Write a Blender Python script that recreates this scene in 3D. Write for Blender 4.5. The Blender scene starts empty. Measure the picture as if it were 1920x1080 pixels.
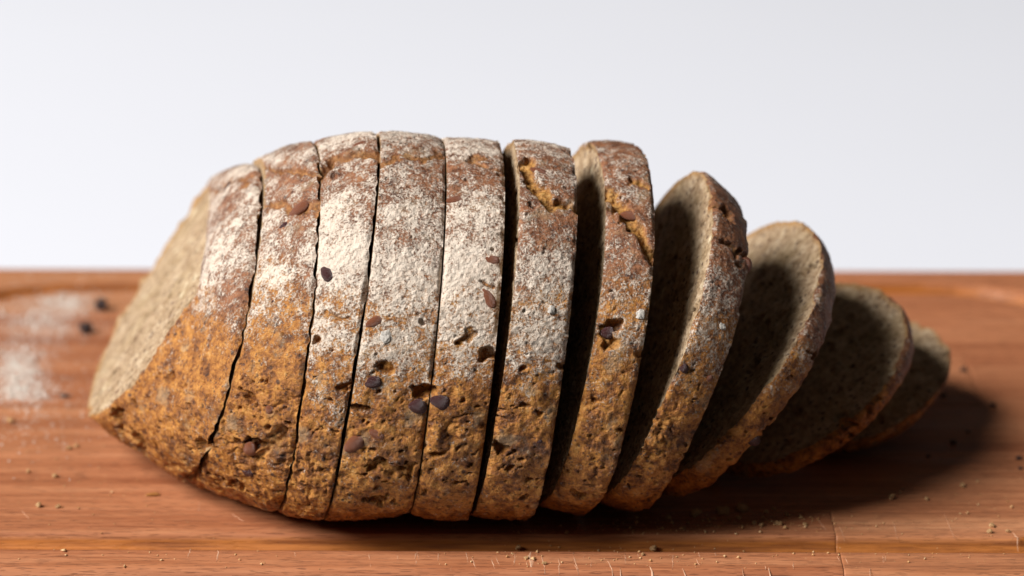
import bpy, math, random
import numpy as np
from mathutils import Vector, Matrix

# ------------------------------------------------------------------ camera, light, exposure
scn = bpy.context.scene
col = scn.collection
FPX, ELEV, DIST = 6000.0, math.radians(17.3), 0.8955      # focal length in photo pixels, view elevation, distance to aim point
cam_d = bpy.data.cameras.new('camera'); cam = bpy.data.objects.new('camera', cam_d); col.objects.link(cam)
cam_d.sensor_width = 36.0; cam_d.lens = 36.0 * FPX / 1920.0
cam_d.clip_start = 0.02; cam_d.clip_end = 20.0
cam.location = (0, -DIST * math.cos(ELEV), DIST * math.sin(ELEV))
cam.rotation_euler = (math.pi / 2 - ELEV, 0, 0)
scn.camera = cam
cam_d.dof.use_dof = True
cam_d.dof.focus_distance = 0.692
cam_d.dof.aperture_fstop = 11.0

world = bpy.data.worlds.new('World'); scn.world = world; world.use_nodes = True
wb = world.node_tree.nodes['Background']
wb.inputs['Color'].default_value = (1.0, 0.96, 0.92, 1); wb.inputs['Strength'].default_value = 0.038

def area_lamp(name, loc, target, sx, sy, power, color):
    d = bpy.data.lights.new(name, 'AREA'); d.shape = 'RECTANGLE'; d.size = sx; d.size_y = sy
    d.energy = power; d.color = color
    o = bpy.data.objects.new(name, d); col.objects.link(o); o.location = loc
    o.rotation_euler = (Vector(target) - Vector(loc)).to_track_quat('-Z', 'Y').to_euler()
    return o
area_lamp('window_light', (-2.95, -1.38, 2.75), (0, -0.02, 0.02), 2.1, 2.1, 372.0, (1.0, 0.98, 0.96))

scn.view_settings.view_transform = 'Standard'; scn.view_settings.look = 'None'
scn.view_settings.exposure = 0.0; scn.view_settings.gamma = 1.0
scn.view_settings.use_curve_mapping = False
scn.render.engine = 'CYCLES'

# ------------------------------------------------------------------ helpers
rng = np.random.default_rng(7)
random.seed(7)
CAM = np.array(cam.location)
FW = np.array([0, math.cos(ELEV), -math.sin(ELEV)]); UP = np.array([0, math.sin(ELEV), math.cos(ELEV)])

def project(P):
    d = P - CAM; z = d @ FW
    return np.stack([960 + FPX * d[..., 0] / z, 540 - FPX * (d @ UP) / z], -1)

def on_board(px, py, z=0.0):
    """direction of a photo pixel met with the board's surface"""
    d = FW + np.array([1.0, 0, 0]) * (px - 960) / FPX - UP * (py - 540) / FPX
    return CAM + d * ((z - CAM[2]) / d[2])

def hsh(ix, iy, iz, seed):
    with np.errstate(over='ignore'):
        h = (ix.astype(np.uint32) * np.uint32(374761393) + iy.astype(np.uint32) * np.uint32(668265263)
             + iz.astype(np.uint32) * np.uint32(2246822519) + np.uint32((seed * 3266489917) & 0xffffffff))
        h ^= h >> np.uint32(15); h *= np.uint32(2246822519); h ^= h >> np.uint32(13); h *= np.uint32(3266489917); h ^= h >> np.uint32(16)
    return h.astype(np.float64) / 4294967295.0

def vnoise(P, scale, seed=0):
    """value noise, about -1..1; scale = feature size in metres"""
    Q = P / scale + 1000.0
    I = np.floor(Q).astype(np.int64); f = Q - I; f = f * f * f * (f * (f * 6 - 15) + 10)
    x, y, z = I[:, 0], I[:, 1], I[:, 2]; out = 0
    for dx in (0, 1):
        wx = f[:, 0] if dx else 1 - f[:, 0]
        for dy in (0, 1):
            wy = f[:, 1] if dy else 1 - f[:, 1]
            for dz in (0, 1):
                wz = f[:, 2] if dz else 1 - f[:, 2]
                out = out + wx * wy * wz * hsh(x + dx, y + dy, z + dz, seed)
    return out * 2 - 1

def fbm(P, scale, seed=0, oct=3):
    o = 0; a = 1.0
    for k in range(oct):
        o = o + a * vnoise(P, scale / 2 ** k, seed + 17 * k); a *= 0.5
    return o / 1.6

def pits(P, cell, rmin, rmax, density, seed, squash=None):
    """sum of smooth round dents: one candidate in each lattice cell; density may vary by vertex. Returns 0..1 and the dent's radius"""
    Q = P / cell + 1000.0; I = np.floor(Q).astype(np.int64)
    best = np.zeros(len(P)); rad = np.zeros(len(P))
    for dx in (-1, 0, 1):
        for dy in (-1, 0, 1):
            for dz in (-1, 0, 1):
                x, y, z = I[:, 0] + dx, I[:, 1] + dy, I[:, 2] + dz
                c = np.stack([x + hsh(x, y, z, seed), y + hsh(x, y, z, seed + 1), z + hsh(x, y, z, seed + 2)], -1)
                r = rmin + (rmax - rmin) * hsh(x, y, z, seed + 3) ** 2
                keep = hsh(x, y, z, seed + 4) < density
                d = (Q - c) * cell
                if squash is not None:
                    d = d * squash
                d = np.sqrt((d * d).sum(-1)) / r
                v = np.where(keep, np.clip(1 - d * d, 0, 1), 0)
                m = v > best; best = np.where(m, v, best); rad = np.where(m, r, rad)
    return best, rad

def sstep(a, b, x):
    t = np.clip((x - a) / (b - a), 0, 1); return t * t * (3 - 2 * t)

def mesh_grid(name, V, nu, nv, wrap=True, attrs=None, extra=None, smooth=True):
    """mesh from a (nv rows) x (nu columns, wrapping) sheet of vertices; extra = further faces"""
    i = np.arange(nu if wrap else nu - 1); j = np.arange(nv - 1)
    J, I = np.meshgrid(j, i, indexing='ij'); I2 = (I + 1) % nu
    F = np.stack([J * nu + I, J * nu + I2, (J + 1) * nu + I2, (J + 1) * nu + I], -1).reshape(-1, 4)
    me = bpy.data.meshes.new(name)
    nvtx = len(V); nq = len(F); ex = [] if extra is None else extra
    loops = np.concatenate([F.ravel()] + [np.array(e) for e in ex]) if ex else F.ravel()
    starts = np.concatenate([np.arange(nq) * 4] + ([nq * 4 + np.cumsum([0] + [len(e) for e in ex[:-1]])] if ex else []))
    me.vertices.add(nvtx); me.vertices.foreach_set('co', np.ascontiguousarray(V, dtype=np.float32).ravel())
    me.loops.add(len(loops)); me.loops.foreach_set('vertex_index', loops.astype(np.int32))
    me.polygons.add(len(starts)); me.polygons.foreach_set('loop_start', starts.astype(np.int32))
    me.polygons.foreach_set('use_smooth', np.full(len(starts), smooth, dtype=bool))
    me.update(calc_edges=True)
    for k, v in (attrs or {}).items():
        a = me.attributes.new(k, 'FLOAT', 'POINT'); a.data.foreach_set('value', np.asarray(v, dtype=np.float32))
    return me

def link(name, me, mat=None, parent=None):
    o = bpy.data.objects.new(name, me); col.objects.link(o)
    if mat is not None: me.materials.append(mat) if not me.materials else None
    if parent is not None: o.parent = parent
    return o

def tag(o, label=None, cat=None, group=None, kind=None):
    if label: o['label'] = label
    if cat: o['category'] = cat
    if group: o['group'] = group
    if kind: o['kind'] = kind
    return o

def empty(name, loc):
    o = bpy.data.objects.new(name, None); col.objects.link(o); o.location = loc; o.empty_display_size = 0.01
    return o

# ------------------------------------------------------------------ materials
class NT:
    def __init__(s, name):
        s.m = bpy.data.materials.new(name); s.m.use_nodes = True; s.t = s.m.node_tree
        s.b = s.t.nodes['Principled BSDF']
    def n(s, typ, **kw):
        x = s.t.nodes.new(typ)
        for k, v in kw.items(): setattr(x, k, v)
        return x
    def l(s, a, b): s.t.links.new(a, b)
    def put(s, sock, v):
        if isinstance(v, bpy.types.NodeSocket): s.l(v, sock)
        else: sock.default_value = v
    def coord(s, scale=(1, 1, 1)):
        c = s.n('ShaderNodeTexCoord'); m = s.n('ShaderNodeMapping'); m.inputs['Scale'].default_value = scale
        s.l(c.outputs['Object'], m.inputs['Vector']); return m.outputs['Vector']
    def noise(s, vec, scale, detail=2, rough=0.5, dist=0.0):
        x = s.n('ShaderNodeTexNoise'); s.l(vec, x.inputs['Vector'])
        x.inputs['Scale'].default_value = scale; x.inputs['Detail'].default_value = detail
        x.inputs['Roughness'].default_value = rough; x.inputs['Distortion'].default_value = dist
        return x.outputs['Fac']
    def voro(s, vec, scale, out='Distance', rnd=1.0):
        x = s.n('ShaderNodeTexVoronoi'); s.l(vec, x.inputs['Vector']); x.inputs['Scale'].default_value = scale
        x.inputs['Randomness'].default_value = rnd
        return x.outputs[out]
    def math(s, op, a, b=None, c=None, clamp=False):
        x = s.n('ShaderNodeMath', operation=op); x.use_clamp = clamp
        s.put(x.inputs[0], a)
        if b is not None: s.put(x.inputs[1], b)
        if c is not None: s.put(x.inputs[2], c)
        return x.outputs[0]
    def step(s, x, a, b, lo=0.0, hi=1.0):
        r = s.n('ShaderNodeMapRange', interpolation_type='SMOOTHSTEP')
        s.put(r.inputs['Value'], x); s.put(r.inputs['From Min'], a); s.put(r.inputs['From Max'], b)
        r.inputs['To Min'].default_value = lo; r.inputs['To Max'].default_value = hi
        return r.outputs['Result']
    def ramp(s, fac, stops):
        r = s.n('ShaderNodeValToRGB'); s.l(fac, r.inputs['Fac']); e = r.color_ramp.elements
        while len(e) < len(stops): e.new(0.5)
        for k, (p, c) in enumerate(stops): e[k].position = p; e[k].color = (*c, 1)
        return r.outputs['Color']
    def mix(s, fac, a, b, blend='MIX'):
        x = s.n('ShaderNodeMix', data_type='RGBA', blend_type=blend); s.put(x.inputs[0], fac)
        for sock, v in ((x.inputs[6], a), (x.inputs[7], b)):
            if isinstance(v, tuple): sock.default_value = (*v, 1)
            else: s.l(v, sock)
        return x.outputs[2]
    def attr(s, name, typ='GEOMETRY'):
        x = s.n('ShaderNodeAttribute', attribute_type=typ); x.attribute_name = name; return x.outputs['Fac']
    def bump(s, hgt, dist, strength=1.0, prev=None):
        x = s.n('ShaderNodeBump'); s.l(hgt, x.inputs['Height']); x.inputs['Distance'].default_value = dist
        x.inputs['Strength'].default_value = strength
        if prev is not None: s.l(prev, x.inputs['Normal'])
        return x.outputs['Normal']

def m_crust():
    g = NT('crust'); v = g.coord()
    flour, bake, tear = g.attr('flour'), g.attr('bake'), g.attr('tear')
    n1 = g.noise(v, 330, 5, 0.65); n2 = g.noise(v, 1250, 4, 0.65); n3 = g.noise(v, 70, 3)
    t = g.math('ADD', g.math('MULTIPLY', n1, 0.62), g.math('MULTIPLY', n2, 0.38))
    gold = g.ramp(t, [(0.32, (0.035, 0.013, 0.006)), (0.42, (0.18, 0.060, 0.014)), (0.505, (0.40, 0.152, 0.028)), (0.60, (0.58, 0.258, 0.054)), (0.72, (0.70, 0.45, 0.20))])
    red = g.ramp(t, [(0.32, (0.055, 0.019, 0.010)), (0.44, (0.19, 0.070, 0.030)), (0.57, (0.34, 0.14, 0.062)), (0.72, (0.52, 0.28, 0.14))])
    c = g.mix(g.step(g.math('ADD', bake, g.math('MULTIPLY', g.math('SUBTRACT', n3, 0.5), 0.9)), 0.35, 0.75), gold, red)
    # bran flakes and linseed showing through the crust
    dk = g.step(g.noise(v, 62, 4, 0.6), 0.54, 0.68, 0, 0.6)       # scorched and moist patches
    c = g.mix(dk, c, (0.085, 0.032, 0.014))
    sp = g.voro(v, 420); spr = g.noise(v, 160, 2)
    spm = g.math('MULTIPLY', g.step(sp, 0.30, 0.14), g.step(spr, 0.50, 0.60))
    c = g.mix(g.math('MULTIPLY', spm, 0.85), c, (0.045, 0.022, 0.018))
    sq = g.voro(v, 900); spq = g.math('MULTIPLY', g.step(sq, 0.34, 0.20), g.step(g.noise(v, 320, 2), 0.47, 0.58))
    c = g.mix(g.math('MULTIPLY', spq, 0.75), c, (0.07, 0.033, 0.024))
    gr = g.math('MULTIPLY', g.step(g.noise(v, 130, 4, 0.6), 0.57, 0.68), 0.45)
    c = g.mix(gr, c, (0.40, 0.29, 0.17))
    c = g.mix(tear, c, g.ramp(n2, [(0.3, (0.14, 0.055, 0.012)), (0.5, (0.42, 0.19, 0.04)), (0.7, (0.58, 0.34, 0.11))]))
    # flour: grains that thin out where less of it lies
    fa = g.noise(v, 1900, 3, 0.7); fb = g.noise(v, 420, 3, 0.6)
    fz = g.math('ADD', g.math('MULTIPLY', g.math('SUBTRACT', fa, 0.5), 2.2), g.math('MULTIPLY', g.math('SUBTRACT', fb, 0.5), 1.5))
    fm = g.step(g.math('ADD', fz, flour), 0.32, 0.90)
    fcol = g.mix(g.noise(v, 700, 2), (0.68, 0.55, 0.43), (0.87, 0.765, 0.645))
    c = g.mix(g.math('MULTIPLY', fm, 0.92), c, fcol)
    g.l(c, g.b.inputs['Base Color'])
    g.l(g.step(fm, 0.0, 1.0, 0.50, 0.95), g.b.inputs['Roughness'])
    g.b.inputs['Specular IOR Level'].default_value = 0.35
    h = g.math('ADD', g.math('MULTIPLY', n2, 0.9), g.math('MULTIPLY', fm, 0.30))
    nb = g.bump(h, 0.0008, 0.9)
    nb = g.bump(g.noise(v, 2600, 3, 0.7), 0.00022, 0.8, nb)
    g.l(nb, g.b.inputs['Normal'])
    return g.m

def m_crumb():
    g = NT('crumb'); v = g.coord()
    rim = g.attr('rim')
    n = g.noise(v, 260, 5, 0.65); n2 = g.noise(v, 1100, 3, 0.6); n3 = g.noise(v, 80, 3)
    t = g.math('ADD', g.math('MULTIPLY', n, 0.6), g.math('MULTIPLY', n2, 0.4))
    c = g.ramp(t, [(0.36, (0.12, 0.080, 0.046)), (0.45, (0.32, 0.212, 0.122)), (0.55, (0.48, 0.350, 0.222)), (0.68, (0.66, 0.53, 0.38))])
    c = g.mix(g.step(n3, 0.45, 0.65, 0, 0.30), c, (0.36, 0.26, 0.13))
    sp = g.voro(v, 480); spm = g.math('MULTIPLY', g.step(sp, 0.36, 0.20), g.step(g.noise(v, 260, 2), 0.44, 0.54))
    c = g.mix(g.math('MULTIPLY', spm, 0.8), c, (0.07, 0.035, 0.025))
    cs = g.voro(v, 170); csm = g.math('MULTIPLY', g.step(cs, 0.26, 0.17), g.step(g.noise(v, 90, 2), 0.50, 0.56))
    c = g.mix(g.math('MULTIPLY', csm, 0.8), c, g.mix(g.step(g.noise(v, 75, 1), 0.48, 0.52), (0.11, 0.045, 0.025), (0.66, 0.56, 0.38)))   # seeds cut through
    c = g.mix(g.math('MULTIPLY', rim, g.step(n, 0.35, 0.6, 0.25, 0.85)), c, (0.36, 0.19, 0.065))
    g.l(c, g.b.inputs['Base Color']); g.b.inputs['Roughness'].default_value = 0.9
    g.b.inputs['Specular IOR Level'].default_value = 0.15
    g.b.inputs['Subsurface Weight'].default_value = 0.0
    nb = g.bump(t, 0.0012, 0.9); nb = g.bump(g.noise(v, 2400, 2, 0.6), 0.0002, 0.8, nb)
    g.l(nb, g.b.inputs['Normal'])
    return g.m

def m_nut(name, a, b, rough):
    g = NT(name); v = g.coord()
    c = g.mix(g.noise(v, 500, 4, 0.6), a, b)
    fm = g.step(g.noise(v, 1400, 3, 0.7), 0.63, 0.72, 0, 0.5)
    c = g.mix(fm, c, (0.66, 0.55, 0.44))
    g.l(c, g.b.inputs['Base Color']); g.b.inputs['Roughness'].default_value = rough
    g.l(g.bump(g.noise(v, 900, 3), 0.0004, 0.6), g.b.inputs['Normal'])
    return g.m

def m_plain(name, a, b, scale, rough, bump=0.0004):
    g = NT(name); v = g.coord(); n = g.noise(v, scale, 4, 0.65)
    g.l(g.mix(g.step(n, 0.35, 0.65), a, b), g.b.inputs['Base Color']); g.b.inputs['Roughness'].default_value = rough
    g.l(g.bump(n, bump, 0.8), g.b.inputs['Normal'])
    return g.m

def m_wood():
    g = NT('board_wood'); tone = g.attr('tone', 'OBJECT'); shift = g.attr('shift', 'OBJECT')
    c0 = g.n('ShaderNodeTexCoord'); cb = g.n('ShaderNodeCombineXYZ')
    g.l(g.math('MULTIPLY', shift, 3.1), cb.inputs[0]); g.l(shift, cb.inputs[1]); g.l(g.math('MULTIPLY', shift, 1.7), cb.inputs[2])
    ad = g.n('ShaderNodeVectorMath', operation='ADD'); g.l(c0.outputs['Object'], ad.inputs[0]); g.l(cb.outputs[0], ad.inputs[1])
    def mp(sc):
        m = g.n('ShaderNodeMapping'); m.inputs['Scale'].default_value = sc; g.l(ad.outputs[0], m.inputs['Vector']); return m.outputs['Vector']
    ga = g.noise(mp((3.5, 130, 130)), 1.0, 4, 0.6, 0.08)       # broad growth bands
    gb = g.noise(mp((40, 900, 900)), 1.0, 3, 0.6)           # fine streaks
    dash = g.math('MAXIMUM', g.noise(mp((150, 2300, 2300)), 1.0, 2, 0.5), g.noise(mp((260, 4600, 4600)), 1.0, 1, 0.5))      # short dark pores
    t = g.math('ADD', g.math('MULTIPLY', ga, 0.6), g.math('MULTIPLY', gb, 0.4))
    c = g.ramp(t, [(0.33, (0.23, 0.070, 0.028)), (0.46, (0.385, 0.138, 0.059)), (0.56, (0.48, 0.190, 0.086)), (0.70, (0.60, 0.275, 0.136))])
    c = g.mix(g.step(dash, 0.63, 0.71, 0, 0.8), c, (0.13, 0.042, 0.018))
    c = g.mix(g.math('MULTIPLY', g.math('SUBTRACT', 1.0, tone, clamp=True), 0.55), c, (0.25, 0.075, 0.035))
    c = g.mix(g.math('MULTIPLY', g.math('SUBTRACT', tone, 1.0, clamp=True), 0.8), c, (0.62, 0.33, 0.16))
    # cut groove: more orange wood, darkened too with the shade of its wall
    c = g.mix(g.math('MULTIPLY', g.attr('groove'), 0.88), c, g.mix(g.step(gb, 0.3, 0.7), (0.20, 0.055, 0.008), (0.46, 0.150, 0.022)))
    g.l(c, g.b.inputs['Base Color'])
    g.l(g.step(g.noise(mp((30, 200, 200)), 1.0, 3), 0.35, 0.65, 0.40, 0.56), g.b.inputs['Roughness'])
    g.b.inputs['Specular IOR Level'].default_value = 0.28
    g.l(g.bump(g.math('SUBTRACT', g.math('MULTIPLY', gb, 0.5), g.step(dash, 0.6, 0.7)), 0.00012, 0.6), g.b.inputs['Normal'])
    return g.m

M_CRUST, M_CRUMB, M_WOOD = m_crust(), m_crumb(), m_wood()
M_NUT = m_nut('nut_skin', (0.13, 0.038, 0.016), (0.27, 0.085, 0.034), 0.32)
M_DNUT = m_nut('dark_nut_skin', (0.030, 0.010, 0.012), (0.085, 0.026, 0.024), 0.25)
M_FLOUR = m_plain('flour', (0.74, 0.67, 0.58), (0.86, 0.81, 0.74), 900, 0.95)
M_CRUMBLE = m_plain('crumb_tan', (0.50, 0.25, 0.085), (0.74, 0.50, 0.26), 600, 0.85)
M_DARK = m_plain('seed_dark', (0.028, 0.016, 0.016), (0.085, 0.045, 0.038), 500, 0.5)
M_SCRATCH = m_plain('bare_wood_fibre', (0.52, 0.27, 0.15), (0.66, 0.40, 0.26), 800, 0.8)
gt = NT('white_table'); vt = gt.coord()
gt.l(gt.mix(gt.noise(vt, 6, 3), (0.735, 0.75, 0.805), (0.755, 0.77, 0.825)), gt.b.inputs['Base Color']); gt.b.inputs['Roughness'].default_value = 0.7
M_TABLE = gt.m

# ------------------------------------------------------------------ the white table top
BT = 0.022
me = mesh_grid('tabletop', np.array([[-1.6, -0.24, -BT], [1.6, -0.24, -BT], [-1.6, 1.9, -BT], [1.6, 1.9, -BT]]), 2, 2, wrap=False)
tag(link('tabletop', me, M_TABLE), kind='structure')

# ------------------------------------------------------------------ cutting board of glued staves with a juice groove
BX0, BX1, BY0, BY1 = -0.1825, 0.1775, -0.2080, 0.0198
BROT = -0.0095; BC = np.array([-0.0025, -0.0954, 0.0])
GI = (-0.160, 0.155, -0.1860, -0.0045)                       # inner edge of the groove
GR, GW, GD = 0.042, 0.0098, 0.0046
def rr_sdf(x, y, x0, x1, y0, y1, r):
    cx, cy, hx, hy = (x0 + x1) / 2, (y0 + y1) / 2, (x1 - x0) / 2 - r, (y1 - y0) / 2 - r
    qx, qy = np.abs(x - cx) - hx, np.abs(y - cy) - hy
    return np.hypot(np.maximum(qx, 0), np.maximum(qy, 0)) + np.minimum(np.maximum(qx, qy), 0) - r
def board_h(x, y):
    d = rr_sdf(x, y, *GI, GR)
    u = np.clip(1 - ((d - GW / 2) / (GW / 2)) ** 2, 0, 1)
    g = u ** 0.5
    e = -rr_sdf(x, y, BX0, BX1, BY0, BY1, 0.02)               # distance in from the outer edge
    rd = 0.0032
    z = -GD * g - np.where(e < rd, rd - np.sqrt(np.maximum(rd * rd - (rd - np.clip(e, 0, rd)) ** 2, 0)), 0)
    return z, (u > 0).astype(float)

board = empty('cutting_board', (BC[0], BC[1], -BT)); board.rotation_euler = (0, 0, BROT)
tag(board, 'reddish brown wooden cutting board with a groove around its rim, under the sliced bread', 'cutting board')
rows = [BY0, -0.1712, -0.1345, -0.0975, -0.0600, -0.0225, BY1]
joints = [[0.0735], [-0.043, 0.139], [0.030], [-0.1235, 0.118], [0.060], [-0.018]]
tones = [[0.86, 1.12], [0.98, 1.05, 0.9], [1.08, 0.85], [1.0, 0.9, 0.72], [0.92, 0.80], [1.28, 0.84]]
sid = 0
for r in range(6):
    xs = [BX0] + joints[r] + [BX1]
    for k in range(len(xs) - 1):
        x0, x1, y0, y1 = xs[k], xs[k + 1], rows[r], rows[r + 1]
        nx = max(8, int((x1 - x0) / 0.0016)); ny = int((y1 - y0) / 0.00045)
        ex = 0.00035
        gx = np.unique(np.concatenate([np.linspace(x0, x1, nx), [x0 + ex, x1 - ex]])); gy = np.unique(np.concatenate([np.linspace(y0, y1, ny), [y0 + ex, y1 - ex]]))
        X, Y = np.meshgrid(gx, gy)
        # pull the outer corners round
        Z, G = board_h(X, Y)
        edge = np.minimum(np.minimum(X - x0 if x0 > BX0 else 9, x1 - X if x1 < BX1 else 9), np.minimum(Y - y0 if y0 > BY0 else 9, y1 - Y if y1 < BY1 else 9))
        Z = Z - np.clip(1 - edge / ex, 0, 1) * 0.00010
        out = rr_sdf(X, Y, BX0, BX1, BY0, BY1, 0.02)
        px, py = X.copy(), Y.copy()
        m = out > 0
        cx = np.where(X > 0, BX1 - 0.02, BX0 + 0.02); cy = np.where(Y > -0.1, BY1 - 0.02, BY0 + 0.02)
        dd = np.hypot(X - cx, Y - cy) + 1e-9
        px[m] = (cx + (X - cx) * 0.02 / dd)[m]; py[m] = (cy + (Y - cy) * 0.02 / dd)[m]
        V = np.stack([px - BC[0], py - BC[1], Z + BT], -1)
        rim_idx = np.concatenate([np.arange(len(gx)), (np.arange(1, len(gy)) * len(gx) + len(gx) - 1), ((len(gy) - 1) * len(gx) + np.arange(len(gx) - 2, -1, -1)), (np.arange(len(gy) - 2, 0, -1) * len(gx))])
        top = V.reshape(-1, 3); low = top[rim_idx].copy(); low[:, 2] = 0.0; n0 = len(top)
        L = len(rim_idx)
        skirt = [[rim_idx[(q + 1) % L], rim_idx[q], n0 + q, n0 + (q + 1) % L] for q in range(L)] + [list(range(n0 + L - 1, n0 - 1, -1))]
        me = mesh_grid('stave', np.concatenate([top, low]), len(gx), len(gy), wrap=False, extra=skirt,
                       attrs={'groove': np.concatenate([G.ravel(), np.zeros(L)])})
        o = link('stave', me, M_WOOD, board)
        o['tone'] = tones[r][k]; o['shift'] = 0.37 * sid + 0.11
        sid += 1

def board_z(p):
    c, s = math.cos(-BROT), math.sin(-BROT); dx, dy = p[0] - BC[0], p[1] - BC[1]
    z, _ = board_h(np.array([BC[0] + c * dx - s * dy]), np.array([BC[1] + s * dx + c * dy]))
    return float(z[0])

# knife scars: raised pale fibres along the front rim
sv, sf = [], []
def scar(px, py, lenpx, slant, w):
    a = on_board(px, py); b = on_board(px + slant * lenpx, py + lenpx); n = 7
    side = np.array([1.0, 0, 0]); k0 = len(sv)
    for i in range(n):
        t = i / (n - 1); p = a + (b - a) * t; ww = w * (0.15 + math.sin(math.pi * t) * rng.uniform(0.6, 1.0))
        z = board_z(p) + 0.00003
        p = p + side * rng.normal(0, w * 0.3)
        for q, dz in ((-1, -0.00004), (0, 0.00003), (1, -0.00004)):
            sv.append((p[0] + q * ww / 2 - BC[0], p[1] - BC[1], z + dz + BT))
    for i in range(n - 1):
        for q in (0, 1): sf.append((k0 + i * 3 + q, k0 + i * 3 + q + 1, k0 + i * 3 + q + 4, k0 + i * 3 + q + 3))
for px, py, ln, sl, w in [(975, 1035, 26, -0.1, .25), (1002, 1034, 34, .12, .9), (1024, 1040, 34, .25, .3), (1057, 1046, 24, 0, .3), (1084, 1042, 28, .35, .25), (1148, 1050, 24, .5, .25),
                          (1228, 1060, 24, .35, .5), (1290, 1064, 20, .4, .3), (1450, 1062, 20, .4, .35), (1270, 1034, 32, 0, .2), (1172, 1064, 18, .3, .25), (1180, 1036, 20, .1, .15), (790, 1032, 18, -.2, .25), (830, 1036, 16, 0, .2), (880, 1032, 24, .3, .2), (893, 1044, 22, .4, .25), (930, 1048, 18, .4, .25),
                          (365, 1028, 20, -.2, .25), (418, 1030, 26, -.15, .35), (1536, 968, 24, .8, .12), (1680, 975, 30, .3, .15), (1775, 960, 45, .45, .12), (1778, 1010, 22, .5, .3), (1905, 995, 14, .8, .3), (1580, 985, 20, .5, .12), (380, 940, 22, -.1, .15), (440, 965, 14, 1.6, .12), (310, 1000, 8, 2.2, .12), (45, 960, 16, .9, .1), (700, 1040, 10, .2, .2), (560, 1036, 9, .3, .2)]:
    scar(px, py, ln, sl, w / 1000)
for k in range(30):
    px = rng.uniform(700, 1900); py = rng.uniform(1030, 1066)
    scar(px, py, rng.uniform(5, 16), rng.uniform(-.2, .7), rng.uniform(.08, .2) / 1000)
me = bpy.data.meshes.new('knife_scar'); me.from_pydata(sv, [], sf); me.update()
o = link('knife_scar', me, M_SCRATCH, board); o['kind'] = 'stuff'

# ------------------------------------------------------------------ bread slices
NF, NB = 760, 110                                             # outline samples: seen front and top, unseen back
def outline_dense(W, H, nl, vc):
    t = np.linspace(-math.pi / 2, 1.5 * math.pi, 4001)
    c, s = np.cos(t), np.sin(t); n = np.where(s > 0, 2.05, nl)
    u = W / 2 * np.sign(c) * np.abs(c) ** (2 / n)
    v = np.where(s > 0, vc * H + (1 - vc) * H * np.abs(s) ** (2 / n), vc * H - vc * H * np.abs(s) ** (2 / n))
    return t, u, v
def outline(W, H, nl, vc):
    t, u, v = outline_dense(W, H, nl, vc)
    L = np.concatenate([[0], np.cumsum(np.hypot(np.diff(u), np.diff(v)))])
    Lt = np.interp(0.78 * math.pi, t, L)
    q = np.concatenate([np.linspace(0, Lt, NF, endpoint=False), np.linspace(Lt, L[-1], NB, endpoint=False)])
    return np.interp(q, L, u), np.interp(q, L, v)
def pose(th, ph):
    a0 = np.array([math.cos(th), math.sin(th), 0]); eu = np.array([math.sin(th), -math.cos(th), 0])
    ev = math.cos(ph) * np.array([0, 0, 1.0]) + math.sin(ph) * a0
    ax = np.cross(eu, ev); ax *= np.sign(ax @ a0)
    return eu, ev, ax
def cut(c):
    """closed outlines of both cut faces of a slice standing on the board"""
    bx, by, th, ph, W, H, T, sc, nl, vc = c
    eu, ev, ax = pose(th, ph); u, v = outline(W, H, nl, vc)
    Lc = u[:, None] * eu + v[:, None] * ev; Rc = (u * sc)[:, None] * eu + (v * sc)[:, None] * ev + ax * T
    off = np.array([bx, by, 0.0003 - min(Lc[:, 2].min(), Rc[:, 2].min() if T else 9)])
    return Lc + off, Rc + off, ax, v / H, u / (W / 2)

# each row: place on the board, turn, lean, width, height, thickness, taper, fullness of the underside, height of the widest point
PROF = [[-0.1026, -0.1202, 0.0604, 0.6408, 0.0946, 0.0506, 0.0, 1.0, 2.5037, 0.930], [-0.0782, -0.1432, 0.1217, 0.2847, 0.0984, 0.0757, 0.0, 1.0, 1.8361, 0.4562],
        [-0.0563, -0.1548, 0.1148, 0.1545, 0.0908, 0.0814, 0.0, 1.0, 2.601, 0.4002], [-0.0444, -0.1592, 0.074, 0.1739, 0.0876, 0.0855, 0.0, 1.0, 3.0185, 0.405],
        [-0.0254, -0.1577, 0.0692, 0.1279, 0.092, 0.0808, 0.0127, 1.015, 2.8289, 0.4083], [-0.0118, -0.1620, 0.0811, 0.1553, 0.0858, 0.0818, 0.0129, 0.9981, 2.8215, 0.4256],
        [0.0017, -0.1528, 0.1137, 0.2259, 0.0988, 0.0787, 0.0108, 1.0195, 2.6443, 0.3983], [0.0156, -0.1548, 0.0847, 0.4028, 0.0912, 0.0747, 0.0101, 0.9533, 2.7139, 0.4437],
        [0.0262, -0.1416, 0.0713, 0.7183, 0.0997, 0.0682, 0.0069, 0.9617, 2.4909, 0.4286], [0.0411, -0.1346, 0.2915, 1.0235, 0.0799, 0.0607, 0.0042, 0.9896, 2.2538, 0.4304],
        [0.0561, -0.1197, 0.3956, 1.229, 0.0681, 0.0551, 0.0017, 0.964, 1.626, 0.3934]]
GAPS = [0.0012, 0.0006, 0.0008, 0.0004]
SL = []                                                       # (left outline, right outline, axis left, axis right, height fraction, front fraction)
for i in range(4):
    a = cut(PROF[i]); b = cut(PROF[i + 1])
    up_end = np.array([0, 0, 0.010 if i == 0 else 0.0])       # the loaf's end is rounded: its cut face starts above the board
    rb = b[0] - b[2] * GAPS[i]
    if i == 0: rb[:, 2] = 0.0003 + (rb[:, 2] - 0.0003) * 0.972                # stands a little lower than its neighbour
    la = a[0] + up_end
    if i == 0: la[:, 2] += 0.0020 * sstep(0.030, 0.046, la[:, 2])
    SL.append((la, rb, a[2], b[2], b[3], b[4]))
for c in PROF[4:]:
    a = cut(c); SL.append((a[0], a[1], a[2], a[2], a[3], a[4]))

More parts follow.
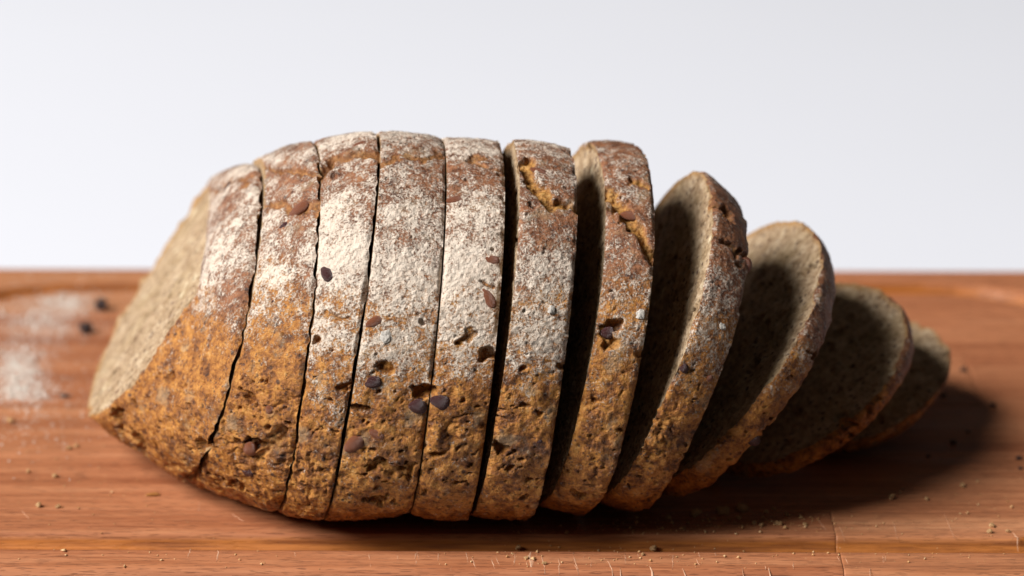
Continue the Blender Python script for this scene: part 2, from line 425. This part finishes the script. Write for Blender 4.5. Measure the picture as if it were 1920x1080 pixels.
FLOUR = [0.84, 0.86, 0.96, 1.0, 0.97, 0.76, 0.66, 0.62, 0.4, 0.25, 0.2]
SHIFT = [0.16, 0.12, 0.06, 0.03, 0.05, 0.04, 0.05, 0.06, 0.08, 0.08, 0.08]
# tears in the crust, as photo-pixel polylines on the slice's surface with half-width and depth in mm
TEARS = {0: [([(390, 365), (430, 347), (470, 338)], 1.0, 1.2), ([(212, 765), (228, 800), (262, 852)], 1.4, 2.2)],
         1: [([(500, 323), (545, 321), (598, 324)], 0.7, 1.6), ([(505, 395), (545, 388), (588, 392)], 1.3, 1.0), ([(490, 850), (505, 835), (525, 815)], 2.4, 2.0), ([(430, 905), (450, 912)], 1.2, 1.5)],
         2: [([(600, 320), (640, 298), (668, 285), (708, 288)], 1.2, 1.6), ([(598, 330), (625, 300)], 1.6, 1.2), ([(610, 600), (650, 592)], .5, .6)],
         3: [([(700, 870), (715, 880), (765, 885)], 1.2, 2.0), ([(715, 690), (735, 700)], 2.2, 2.2), ([(720, 300), (830, 296)], .7, .4)],
         4: [([(900, 528), (930, 530)], .5, .9), ([(880, 300), (945, 320)], .9, .9), ([(862, 640), (885, 625)], 1.6, 1.2), ([(818, 857), (826, 852)], 1.5, 1.8)],
         5: [([(985, 308), (995, 345), (1030, 372), (1080, 395)], 1.9, 2.6)],
         6: [([(1142, 365), (1165, 390), (1195, 430), (1222, 480)], 1.9, 2.4), ([(1180, 335), (1215, 350)], 0.9, 1.2), ([(1125, 620), (1145, 640)], 1.6, 1.6)],
         7: [([(1338, 375), (1365, 410)], 1.3, 1.8), ([(1390, 480), (1402, 500)], 1.3, 1.6), ([(1350, 450), (1385, 480)], .8, 1.0)]}
# nuts and seeds baked into the crust: photo pixel, length and width in pixels, direction in degrees, dark skin or not
NUTS = {0: [(428, 352, 20, 8, 20, 1), (408, 445, 12, 6, 30, 1)],
        1: [(556, 391, 46, 22, 2, 0), (528, 424, 32, 13, 10, 1), (467, 845, 28, 24, 40, 0), (463, 883, 28, 20, 0, 1), (512, 564, 12, 9, 20, 1), (503, 770, 18, 15, 70, 0)],
        2: [(612, 512, 32, 20, -60, 1), (672, 269, 30, 14, 10, 0)],
        3: [(702, 604, 30, 17, 25, 0), (698, 718, 30, 20, 15, 1), (782, 762, 32, 27, 0, 1), (664, 835, 40, 26, 40, 0), (705, 816, 30, 18, -30, 0)],
        4: [(853, 375, 30, 17, 5, 0), (917, 485, 34, 18, -5, 0), (915, 558, 42, 20, -60, 0), (824, 755, 34, 27, -20, 1), (850, 278, 26, 10, 0, 0)],
        5: [(1010, 318, 30, 15, -20, 0), (1010, 828, 14, 11, 30, 1)],
        6: [(1182, 404, 34, 20, 0, 0), (1138, 625, 24, 20, 0, 1)],
        7: [(1402, 492, 22, 30, 0, 0), (1330, 710, 16, 12, 20, 0), (1284, 690, 16, 18, 0, 1)],
        8: [(1415, 826, 22, 20, 0, 1)]}
LUMPS = {3: [(724, 630, 26, 30, 0)], 5: [(1032, 580, 18, 20, 0)],
         6: [(1200, 590, 22, 24, 0)], 7: [(1355, 612, 24, 16, -20)]}
SLICE_LABELS = [
    'thick wedge shaped bread slice with pale open cut face, at the upright loaf end',
    'bread slice with big brown nut near its floury top, beside the thick wedge',
    'narrow floury bread slice second from the thick wedge slice, dark nut on its upper side',
    'widest floury bread slice, with dark nuts low on its crust and one white flour lump',
    'floury upright bread slice with two shiny brown nuts, tight against the widest slice',
    'bread slice with an orange tear near its top, just past the first open gap',
    'slightly leaning bread slice with torn crust, between the orange torn slice and a tilted slice',
    'tilted bread slice with grey floury crust and a pointed top, its cut face half shaded',
    'strongly leaning bread slice with a broad shaded cut face, third from the fallen end',
    'small bread slice lying far over, second from the fallen end of the loaf',
    'smallest bread slice, the heel lying almost flat at the fallen end of the loaf']

def nut_mesh(name, seed, rough=0.06):
    n, m = 20, 13
    th = np.linspace(0, 2 * math.pi, n, endpoint=False); ph = np.linspace(-math.pi / 2 * 0.985, math.pi / 2 * 0.985, m)
    P, T = np.meshgrid(ph, th, indexing='ij')
    w = np.cos(P) ** 0.85 * (1 + 0.22 * np.sin(P))            # one end a little pointed
    V = np.stack([np.sin(P), w * np.cos(T), w * np.sin(T)], -1).reshape(-1, 3)
    V = V * (1 + rough * fbm(V + seed * 3.3, 0.7, seed, 3))[:, None]
    return mesh_grid(name, V, n, m, extra=[list(range(n - 1, -1, -1)), list(range((m - 1) * n, m * n))])

def lump_mesh(name, seed):
    n, m = 26, 16
    th = np.linspace(0, 2 * math.pi, n, endpoint=False); ph = np.linspace(-math.pi / 2 * 0.97, math.pi / 2 * 0.97, m)
    P, T = np.meshgrid(ph, th, indexing='ij')
    V = np.stack([np.cos(P) * np.cos(T), np.cos(P) * np.sin(T), np.sin(P)], -1).reshape(-1, 3)
    V = V * (1 + 0.55 * fbm(V + seed * 5.1, 0.8, seed, 4))[:, None]
    return mesh_grid(name, V, n, m, extra=[list(range(n - 1, -1, -1)), list(range((m - 1) * n, m * n))], smooth=False)

NUT_MESH = [nut_mesh('nut', k) for k in range(4)]; DNUT_MESH = [nut_mesh('nut', 10 + k, 0.12) for k in range(3)]
for m_ in NUT_MESH: m_.materials.append(M_NUT)
for m_ in DNUT_MESH: m_.materials.append(M_DNUT)
LUMP_MESH = [lump_mesh('flour_lump', k) for k in range(3)]
for m_ in LUMP_MESH: m_.materials.append(M_FLOUR)

def normals_of(P):
    """outward normals of a closed-in-u sheet P[w, t]"""
    dt = np.roll(P, -1, 1) - np.roll(P, 1, 1); dw = np.gradient(P, axis=0)
    n = np.cross(dt, dw); n /= np.linalg.norm(n, axis=-1, keepdims=True) + 1e-12
    c = P.mean((0, 1))
    if ((P - c) * n).sum(-1).mean() < 0: n = -n
    return n

def face_mesh(ring, inner_axis, rings, seed, visible, eu_sq):
    """crumb face from the (already ragged) crust edge inwards; pores sink along inner_axis"""
    c = ring.mean(0); n = len(ring); V = []; rim = []
    r = np.linspace(1, 0, rings + 1)[:-1]
    if visible: r = np.concatenate([[1.0], 1 - np.linspace(0.004, 0.05, 8), np.linspace(0.94, 0.012, rings - 9)])
    P = c + (ring - c)[None] * r[:, None, None]; rim = np.repeat(r, n)
    Q = P.reshape(-1, 3).copy()
    # flatten: the inside of the face is the plane of the cut
    dpl = (Q - c) @ inner_axis; Q -= (dpl * (1 - sstep(0.93, 1.0, rim)))[:, None] * inner_axis
    if visible:
        k = 1 - sstep(0.965, 1.0, rim)
        Qd = Q + np.stack([vnoise(Q, 0.003, 21), vnoise(Q, 0.003, 22), vnoise(Q, 0.003, 23)], -1) * 0.0012
        p1, r1 = pits(Qd, 0.0058, 0.0010, 0.0029, 0.62, seed); p2, r2 = pits(Qd, 0.0019, 0.0003, 0.0009, 0.7, seed + 9)
        dsp = p1 ** 0.5 * r1 * 1.0 + p2 ** 0.6 * r2 * 1.1 + (fbm(Q, 0.009, seed, 3) + 1) * 0.00035 + (vnoise(Q, 0.0007, seed) + 1) * 0.00016
        Q += (dsp * k)[:, None] * inner_axis
    fan = [list(range((len(r) - 1) * n, len(r) * n))]
    return Q, len(r), sstep(0.955, 0.992, rim + 0.012 * vnoise(Q, 0.004, seed)), fan

tmp_n = 0
for i, (Lc, Rc, axL, axR, hz, fr) in enumerate(SL):
    N = len(Lc); width = np.linalg.norm(Lc - Rc, axis=1).max()
    nw = int(min(64, max(30, width / 0.00026)))
    w = np.linspace(0, 1, nw); heel = i == 10
    P = Lc[None] * (1 - w)[:, None, None] + Rc[None] * w[:, None, None]
    nrm = normals_of(P)
    blg = np.full(N, 0.0007) if i else 0.0007 + 0.0030 * sstep(0.60, 0.85, hz)   # the end slice keeps a full, square shoulder
    P = P + nrm * (np.sin(math.pi * w) ** 0.6)[:, None, None] * blg[None, :, None]
    if heel:                                                  # the heel is closed by a dome of crust
        cR = Rc.mean(0); steps = 26; k = np.linspace(0, 1, steps + 1)[1:]
        sc = np.cos(k * math.pi / 2 * 0.985); up_ = np.sin(k * math.pi / 2) * 0.0075
        D_ = cR + (Rc - cR)[None] * sc[:, None, None] + axR[None, None] * up_[:, None, None]
        P = np.concatenate([P, D_]); nrm = normals_of(P); nw += steps; w = np.concatenate([w, np.full(steps, 0.5)])
    V = P.reshape(-1, 3); Nn = nrm.reshape(-1, 3); W_ = np.repeat(w, N); HZ = np.tile(hz, nw); FR = np.tile(fr, nw)
    low = sstep(0.62, 0.35, HZ)
    sq = np.array([0.75, 1.0, 1.15])
    Vd = V + np.stack([vnoise(V, 0.0022, 21), vnoise(V, 0.0022, 22), vnoise(V, 0.0022, 23)], -1) * 0.0011 + np.stack([vnoise(V, 0.0008, 24), vnoise(V, 0.0008, 25), vnoise(V, 0.0008, 26)], -1) * 0.0003
    p1, r1 = pits(Vd, 0.0058, 0.0006, 0.0021, 0.05 + 0.40 * low, 31, sq)
    p3, r3 = pits(Vd, 0.0013, 0.00022, 0.00048, 0.10 + 0.40 * low, 71, sq)
    p2, r2 = pits(Vd, 0.0024, 0.0003, 0.0008, 0.12 + 0.55 * low, 57, sq)
    wr = np.clip(1 - np.abs(fbm(Vd * np.array([0.8, 1, 1.15]), 0.0042, 77, 2)) * 6, 0, 1) * sstep(-0.1, 0.4, vnoise(V, 0.010, 78))
    rough = 0.35 + 0.65 * low
    dsp = (0.0008 * fbm(V, 0.020, 3, 2) + 0.00062 * rough * fbm(V, 0.0055, 5, 3) + 0.00042 * rough * fbm(V, 0.0016, 8, 2)
           - p1 ** 0.45 * r1 * 1.35 - p2 ** 0.5 * r2 * 1.5 - p3 ** 0.6 * r3 * 1.2 - 0.0006 * low * wr)
    # tears
    uv = project(V); facing = (Nn * (CAM - V)).sum(-1) > 0; tear = np.zeros(len(V))
    jit = np.stack([vnoise(V, 0.004, 91), vnoise(V, 0.004, 92)], -1) * 12 + np.stack([vnoise(V, 0.0013, 93), vnoise(V, 0.0013, 94)], -1) * 7
    for line, hw, dep in TEARS.get(i, []):
        q = np.array(line, float); dmin = np.full(len(V), 1e9)
        for a, b in zip(q[:-1], q[1:]):
            ab = b - a; tt = np.clip(((uv + jit - a) @ ab) / (ab @ ab), 0, 1)
            dmin = np.minimum(dmin, np.linalg.norm(uv + jit - a - tt[:, None] * ab, axis=1))
        k = np.where(facing, sstep(1.0, 0.45, dmin / (hw * 8.4)), 0)
        dsp = dsp - k * dep / 1000 * (0.7 + 0.3 * vnoise(V, 0.0030, 95) + 0.3 * vnoise(V, 0.0011, 96))
        tear = np.maximum(tear, k)
    # flour
    prof = np.interp(HZ - SHIFT[i] + 0.05 * fbm(V, 0.013, 45, 2), [0, 0.36, 0.45, 0.56, 0.70, 0.86, 1.0], [0.08, 0.10, 0.28, 0.64, 0.88, 0.66, 0.70])
    fl = prof * FLOUR[i] + (0.29 * fbm((V + i * 0.011) * np.array([0.45 if i > 4 else 0.8, 1, 1]), 0.013, 41, 3) + 0.17 * vnoise(V * np.array([0.6, 1, 1]), 0.005, 43)) * sstep(0.25, 0.5, HZ) - 0.5 * tear - 0.5 * p1
    fl = np.clip(fl, 0, 1.1)
    dsp = dsp + fl * 0.00018 * vnoise(V, 0.0007, 99) + fl * 0.0001
    V2 = V + Nn * dsp[:, None]
    # ragged cut edges
    edge = np.minimum(W_, 1 - W_) * width
    k = sstep(0.0009, 0.0, edge)
    V2 = V2 - Nn * (k * np.clip(0.00025 + 0.00055 * vnoise(V, 0.0016, 66) + 0.0006 * vnoise(V, 0.004, 67), -0.0002, 1))[:, None]
    V2[:, 2] = np.maximum(V2[:, 2], 0.0003)
    base = np.array([V2[:, 0].mean(), V2[:, 1].mean(), 0.0])
    root = empty('bread_slice', base)
    tag(root, SLICE_LABELS[i], 'bread slice', 'slices of the dark loaf on the board')
    bake = sstep(0.55, 0.92, HZ + 0.06 * vnoise(V, 0.01, 12))
    ex = [list(range((nw - 1) * N, nw * N))] if heel else None
    me = mesh_grid('crust', V2 - base, N, nw, attrs={'flour': fl, 'bake': bake, 'tear': tear * (1.0 if i in (5, 6) else 0.4)}, extra=ex)
    crust = link('crust', me, M_CRUST, root)
    G = V2.reshape(nw, N, 3)
    vis = i in (0, 5, 6, 7, 8, 9, 10)
    Q, nr, rimv, fan = face_mesh(G[0], axL, 84 if vis else 14, 100 + i * 7, vis, None)
    link('crumb_face', mesh_grid('crumb_face', Q - base, N, nr, attrs={'rim': rimv}, extra=fan), M_CRUMB, root)
    if not heel:
        Q, nr, rimv, fan = face_mesh(G[-1], -axR, 14, 300 + i * 7, False, None)
        link('crumb_face', mesh_grid('crumb_face', Q - base, N, nr, attrs={'rim': rimv}, extra=fan), M_CRUMB, root)
    # nuts and flour lumps sit where the photograph shows them on this crust
    uv2 = project(V2); ok = np.where(facing & (Nn[:, 1] < 0.35))[0]
    def spot(px, py):
        j = ok[((uv2[ok] - (px, py)) ** 2).sum(-1).argmin()]; return V2[j] * 0.35 + V[j] * 0.65, Nn[j], (V2[j] - CAM) @ FW
    def orient(nv, ang):
        nv = Vector(nv); r = Vector((1, 0, 0)); x = (r - nv * r.dot(nv)).normalized(); y = nv.cross(x)
        x2 = x * math.cos(ang) + y * math.sin(ang); y2 = nv.cross(x2)
        return Matrix((x2, y2, nv)).transposed()
    for px, py, ln, wd, ang, dark in NUTS.get(i, []):
        p, nv, dep = spot(px, py); s = dep / FPX / 2
        tmp_n += 1
        o = link('nut', (DNUT_MESH if dark else NUT_MESH)[tmp_n % 3], None, root)
        Mx = orient(nv, math.radians(ang)).to_4x4() @ Matrix.Diagonal((ln * s * 1.15, wd * s * 1.15, wd * s * 0.8, 1))
        o.matrix_local = Matrix.Translation(Vector(p - base - nv * wd * s * 0.38)) @ Mx
    for px, py, ln, wd, ang in LUMPS.get(i, []):
        p, nv, dep = spot(px, py); s = dep / FPX / 2; tmp_n += 1
        o = link('flour_lump', LUMP_MESH[tmp_n % 3], None, root)
        Mx = orient(nv, math.radians(ang)).to_4x4() @ Matrix.Diagonal((ln * s * 0.8, wd * s * 0.8, 0.0005, 1))
        o.matrix_local = Matrix.Translation(Vector(p - base)) @ Mx

# ------------------------------------------------------------------ crumbs and seeds on the board
CRUMB_MESH = [lump_mesh('bread_crumb', 20 + k) for k in range(5)]
for m_ in CRUMB_MESH: m_.materials.append(M_CRUMBLE)
FLAKE_MESH = lump_mesh('crust_flake', 31); FLAKE_MESH.materials.append(m_plain('crust_orange', (0.36, 0.13, 0.02), (0.60, 0.26, 0.05), 600, 0.7))
DARK_MESH = [lump_mesh('loose_seed', 40 + k) for k in range(3)]
for m_ in DARK_MESH: m_.materials.append(M_DARK)
def drop(name, me, px, py, size, flat=0.7, asp=0.8, rot=None):
    p = on_board(px, py); z = board_z(p); p = on_board(px, py, z)
    s = np.linalg.norm(p - CAM) / FPX * size / 2
    o = link(name, me, None); o.scale = (s, s * asp, s * flat); o.rotation_euler = (0, 0, rng.uniform(0, 6.3) if rot is None else rot)
    o.location = (p[0], p[1], z + s * flat * 0.8)
    return o
for k, (px, py, s) in enumerate([(1305, 966, 20), (1354, 963, 24), (1392, 957, 22), (1385, 974, 11), (1415, 983, 10), (1428, 987, 10), (1460, 984, 12), (1510, 985, 9), (1252, 974, 14), (1672, 935, 14),
                                 (1805, 913, 12), (1737, 937, 9), (1502, 972, 8), (1475, 966, 9), (1436, 962, 9), (1450, 956, 8)]):
    tag(drop('bread_crumb', CRUMB_MESH[k % 5], px, py, s), 'small tan bread crumb on the board in front of the leaning slices', 'crumb', 'crumbs in front of the leaning slices')
for k, (px, py, s) in enumerate([(1225, 1031, 14), (1260, 1029, 10), (972, 1030, 12), (987, 1048, 9), (1021, 1058, 9), (1860, 988, 12), (1855, 999, 11), (1890, 998, 8), (1062, 1000, 9), (1205, 1041, 8)]):
    tag(drop('bread_crumb', CRUMB_MESH[(k + 2) % 5], px, py, s), 'small tan bread crumb beside the near groove of the board', 'crumb', 'crumbs along the near groove')
for k, (px, py, s) in enumerate([(130, 842, 10), (144, 838, 9), (104, 895, 11), (72, 950, 12), (109, 952, 10), (20, 792, 14)]):
    tag(drop('bread_crumb', CRUMB_MESH[(k + 1) % 5], px, py, s), 'small pale bread crumb on bare wood beyond the thick wedge slice', 'crumb', 'crumbs by the wedge slice')
tag(drop('crust_flake', FLAKE_MESH, 288, 929, 24, 0.25, 0.5, 0.1), 'flat orange crust flake on the board close to the thick wedge slice', 'crust flake')
tag(drop('bread_crumb', FLAKE_MESH, 1897, 556, 22, 0.7, 0.8), 'orange crumb in the far groove of the board', 'crumb')
for px, py, s, lab in [(190, 581, 27, 'dark round seed on the board behind the thick wedge slice'), (160, 624, 26, 'greyish dark seed with a pale top, on the board by the wedge slice')]:
    tag(drop('loose_seed', DARK_MESH[0 if s == 27 else 1], px, py, s, 0.8, 0.9), lab, 'seed')
tag(drop('loose_seed', DARK_MESH[2], 122, 744, 18, 0.3, 0.6), 'flat dark speck on the board beside the spilled flour', 'seed')
tag(drop('bark_flake', DARK_MESH[1], 1046, 1027, 40, 0.25, 0.35, 0.05), 'thin dark flake lying in the near groove of the board', 'flake')
for k, (px, py, s) in enumerate([(1806, 696, 18), (1861, 762, 18), (1815, 811, 11), (1787, 832, 18), (1769, 743, 16), (1910, 861, 16), (1740, 857, 12), (1913, 880, 12)]):
    tag(drop('loose_seed', DARK_MESH[k % 3], px, py, s * 0.78, 0.5, 0.75), 'dark brown speck of seed on the board beyond the smallest slice', 'seed', 'dark specks beyond the heel')

def grains(name, pts, sizes, mat, kind_parent=None):
    base = np.array([[1, 0, 0], [-.5, .87, 0], [-.5, -.87, 0], [0, 0, 1.0], [0, 0, -.6]]); fc = np.array([[0, 1, 3], [1, 2, 3], [2, 0, 3], [1, 0, 4], [2, 1, 4], [0, 2, 4]])
    n = len(pts); a = rng.uniform(0, 6.3, n); c, s = np.cos(a), np.sin(a)
    B = base[None] * rng.uniform(0.6, 1.4, (n, 5, 1))
    V = np.stack([B[..., 0] * c[:, None] - B[..., 1] * s[:, None], B[..., 0] * s[:, None] + B[..., 1] * c[:, None], B[..., 2] * 0.8], -1) * sizes[:, None, None] + pts[:, None]
    F = (fc[None] + 5 * np.arange(n)[:, None, None]).reshape(-1, 3)
    me = bpy.data.meshes.new(name); me.vertices.add(5 * n); me.vertices.foreach_set('co', V.astype(np.float32).ravel())
    me.loops.add(F.size); me.loops.foreach_set('vertex_index', F.astype(np.int32).ravel())
    me.polygons.add(len(F)); me.polygons.foreach_set('loop_start', (np.arange(len(F)) * 3).astype(np.int32)); me.update(calc_edges=True)
    o = link(name, me, mat); o['kind'] = 'stuff'; return o
def scatter(n, blobs, size):
    pts, sz = [], []
    for (px, py, sx, sy, wgt) in blobs:
        for k in range(int(n * wgt)):
            x, y = rng.normal(px, sx), rng.normal(py, sy)
            if y < 512 or y > 1066: continue
            p = on_board(x, y); s = size[0] * math.exp(rng.normal(0, size[1]))
            pts.append((p[0], p[1], board_z(p) + s * 0.4)); sz.append(s)
    return np.array(pts), np.array(sz)
p, s = scatter(1000, [(30, 690, 28, 22, 1.8), (45, 735, 34, 14, 1.0), (70, 605, 38, 22, 1.2), (125, 570, 26, 14, 0.8), (90, 590, 70, 40, .7), (60, 760, 70, 50, 0.5)], (0.00020, 0.4))
tag(grains('spilled_flour', p, s, M_FLOUR), 'white flour spilled in a patch on the board past the wedge slice', 'flour')
p, s = scatter(100, [(1400, 978, 130, 11, 3.0), (1150, 995, 120, 12, 1.6), (1100, 1045, 160, 14, 1.0), (1600, 1040, 220, 18, .8), (1780, 960, 120, 40, .7), (300, 1035, 260, 22, .8), (180, 900, 140, 50, .6)], (0.00019, 0.5))
tag(grains('fine_crumbs', p, s, M_CRUMBLE), 'fine bread crumbs dusted over the near side of the board', 'crumbs')
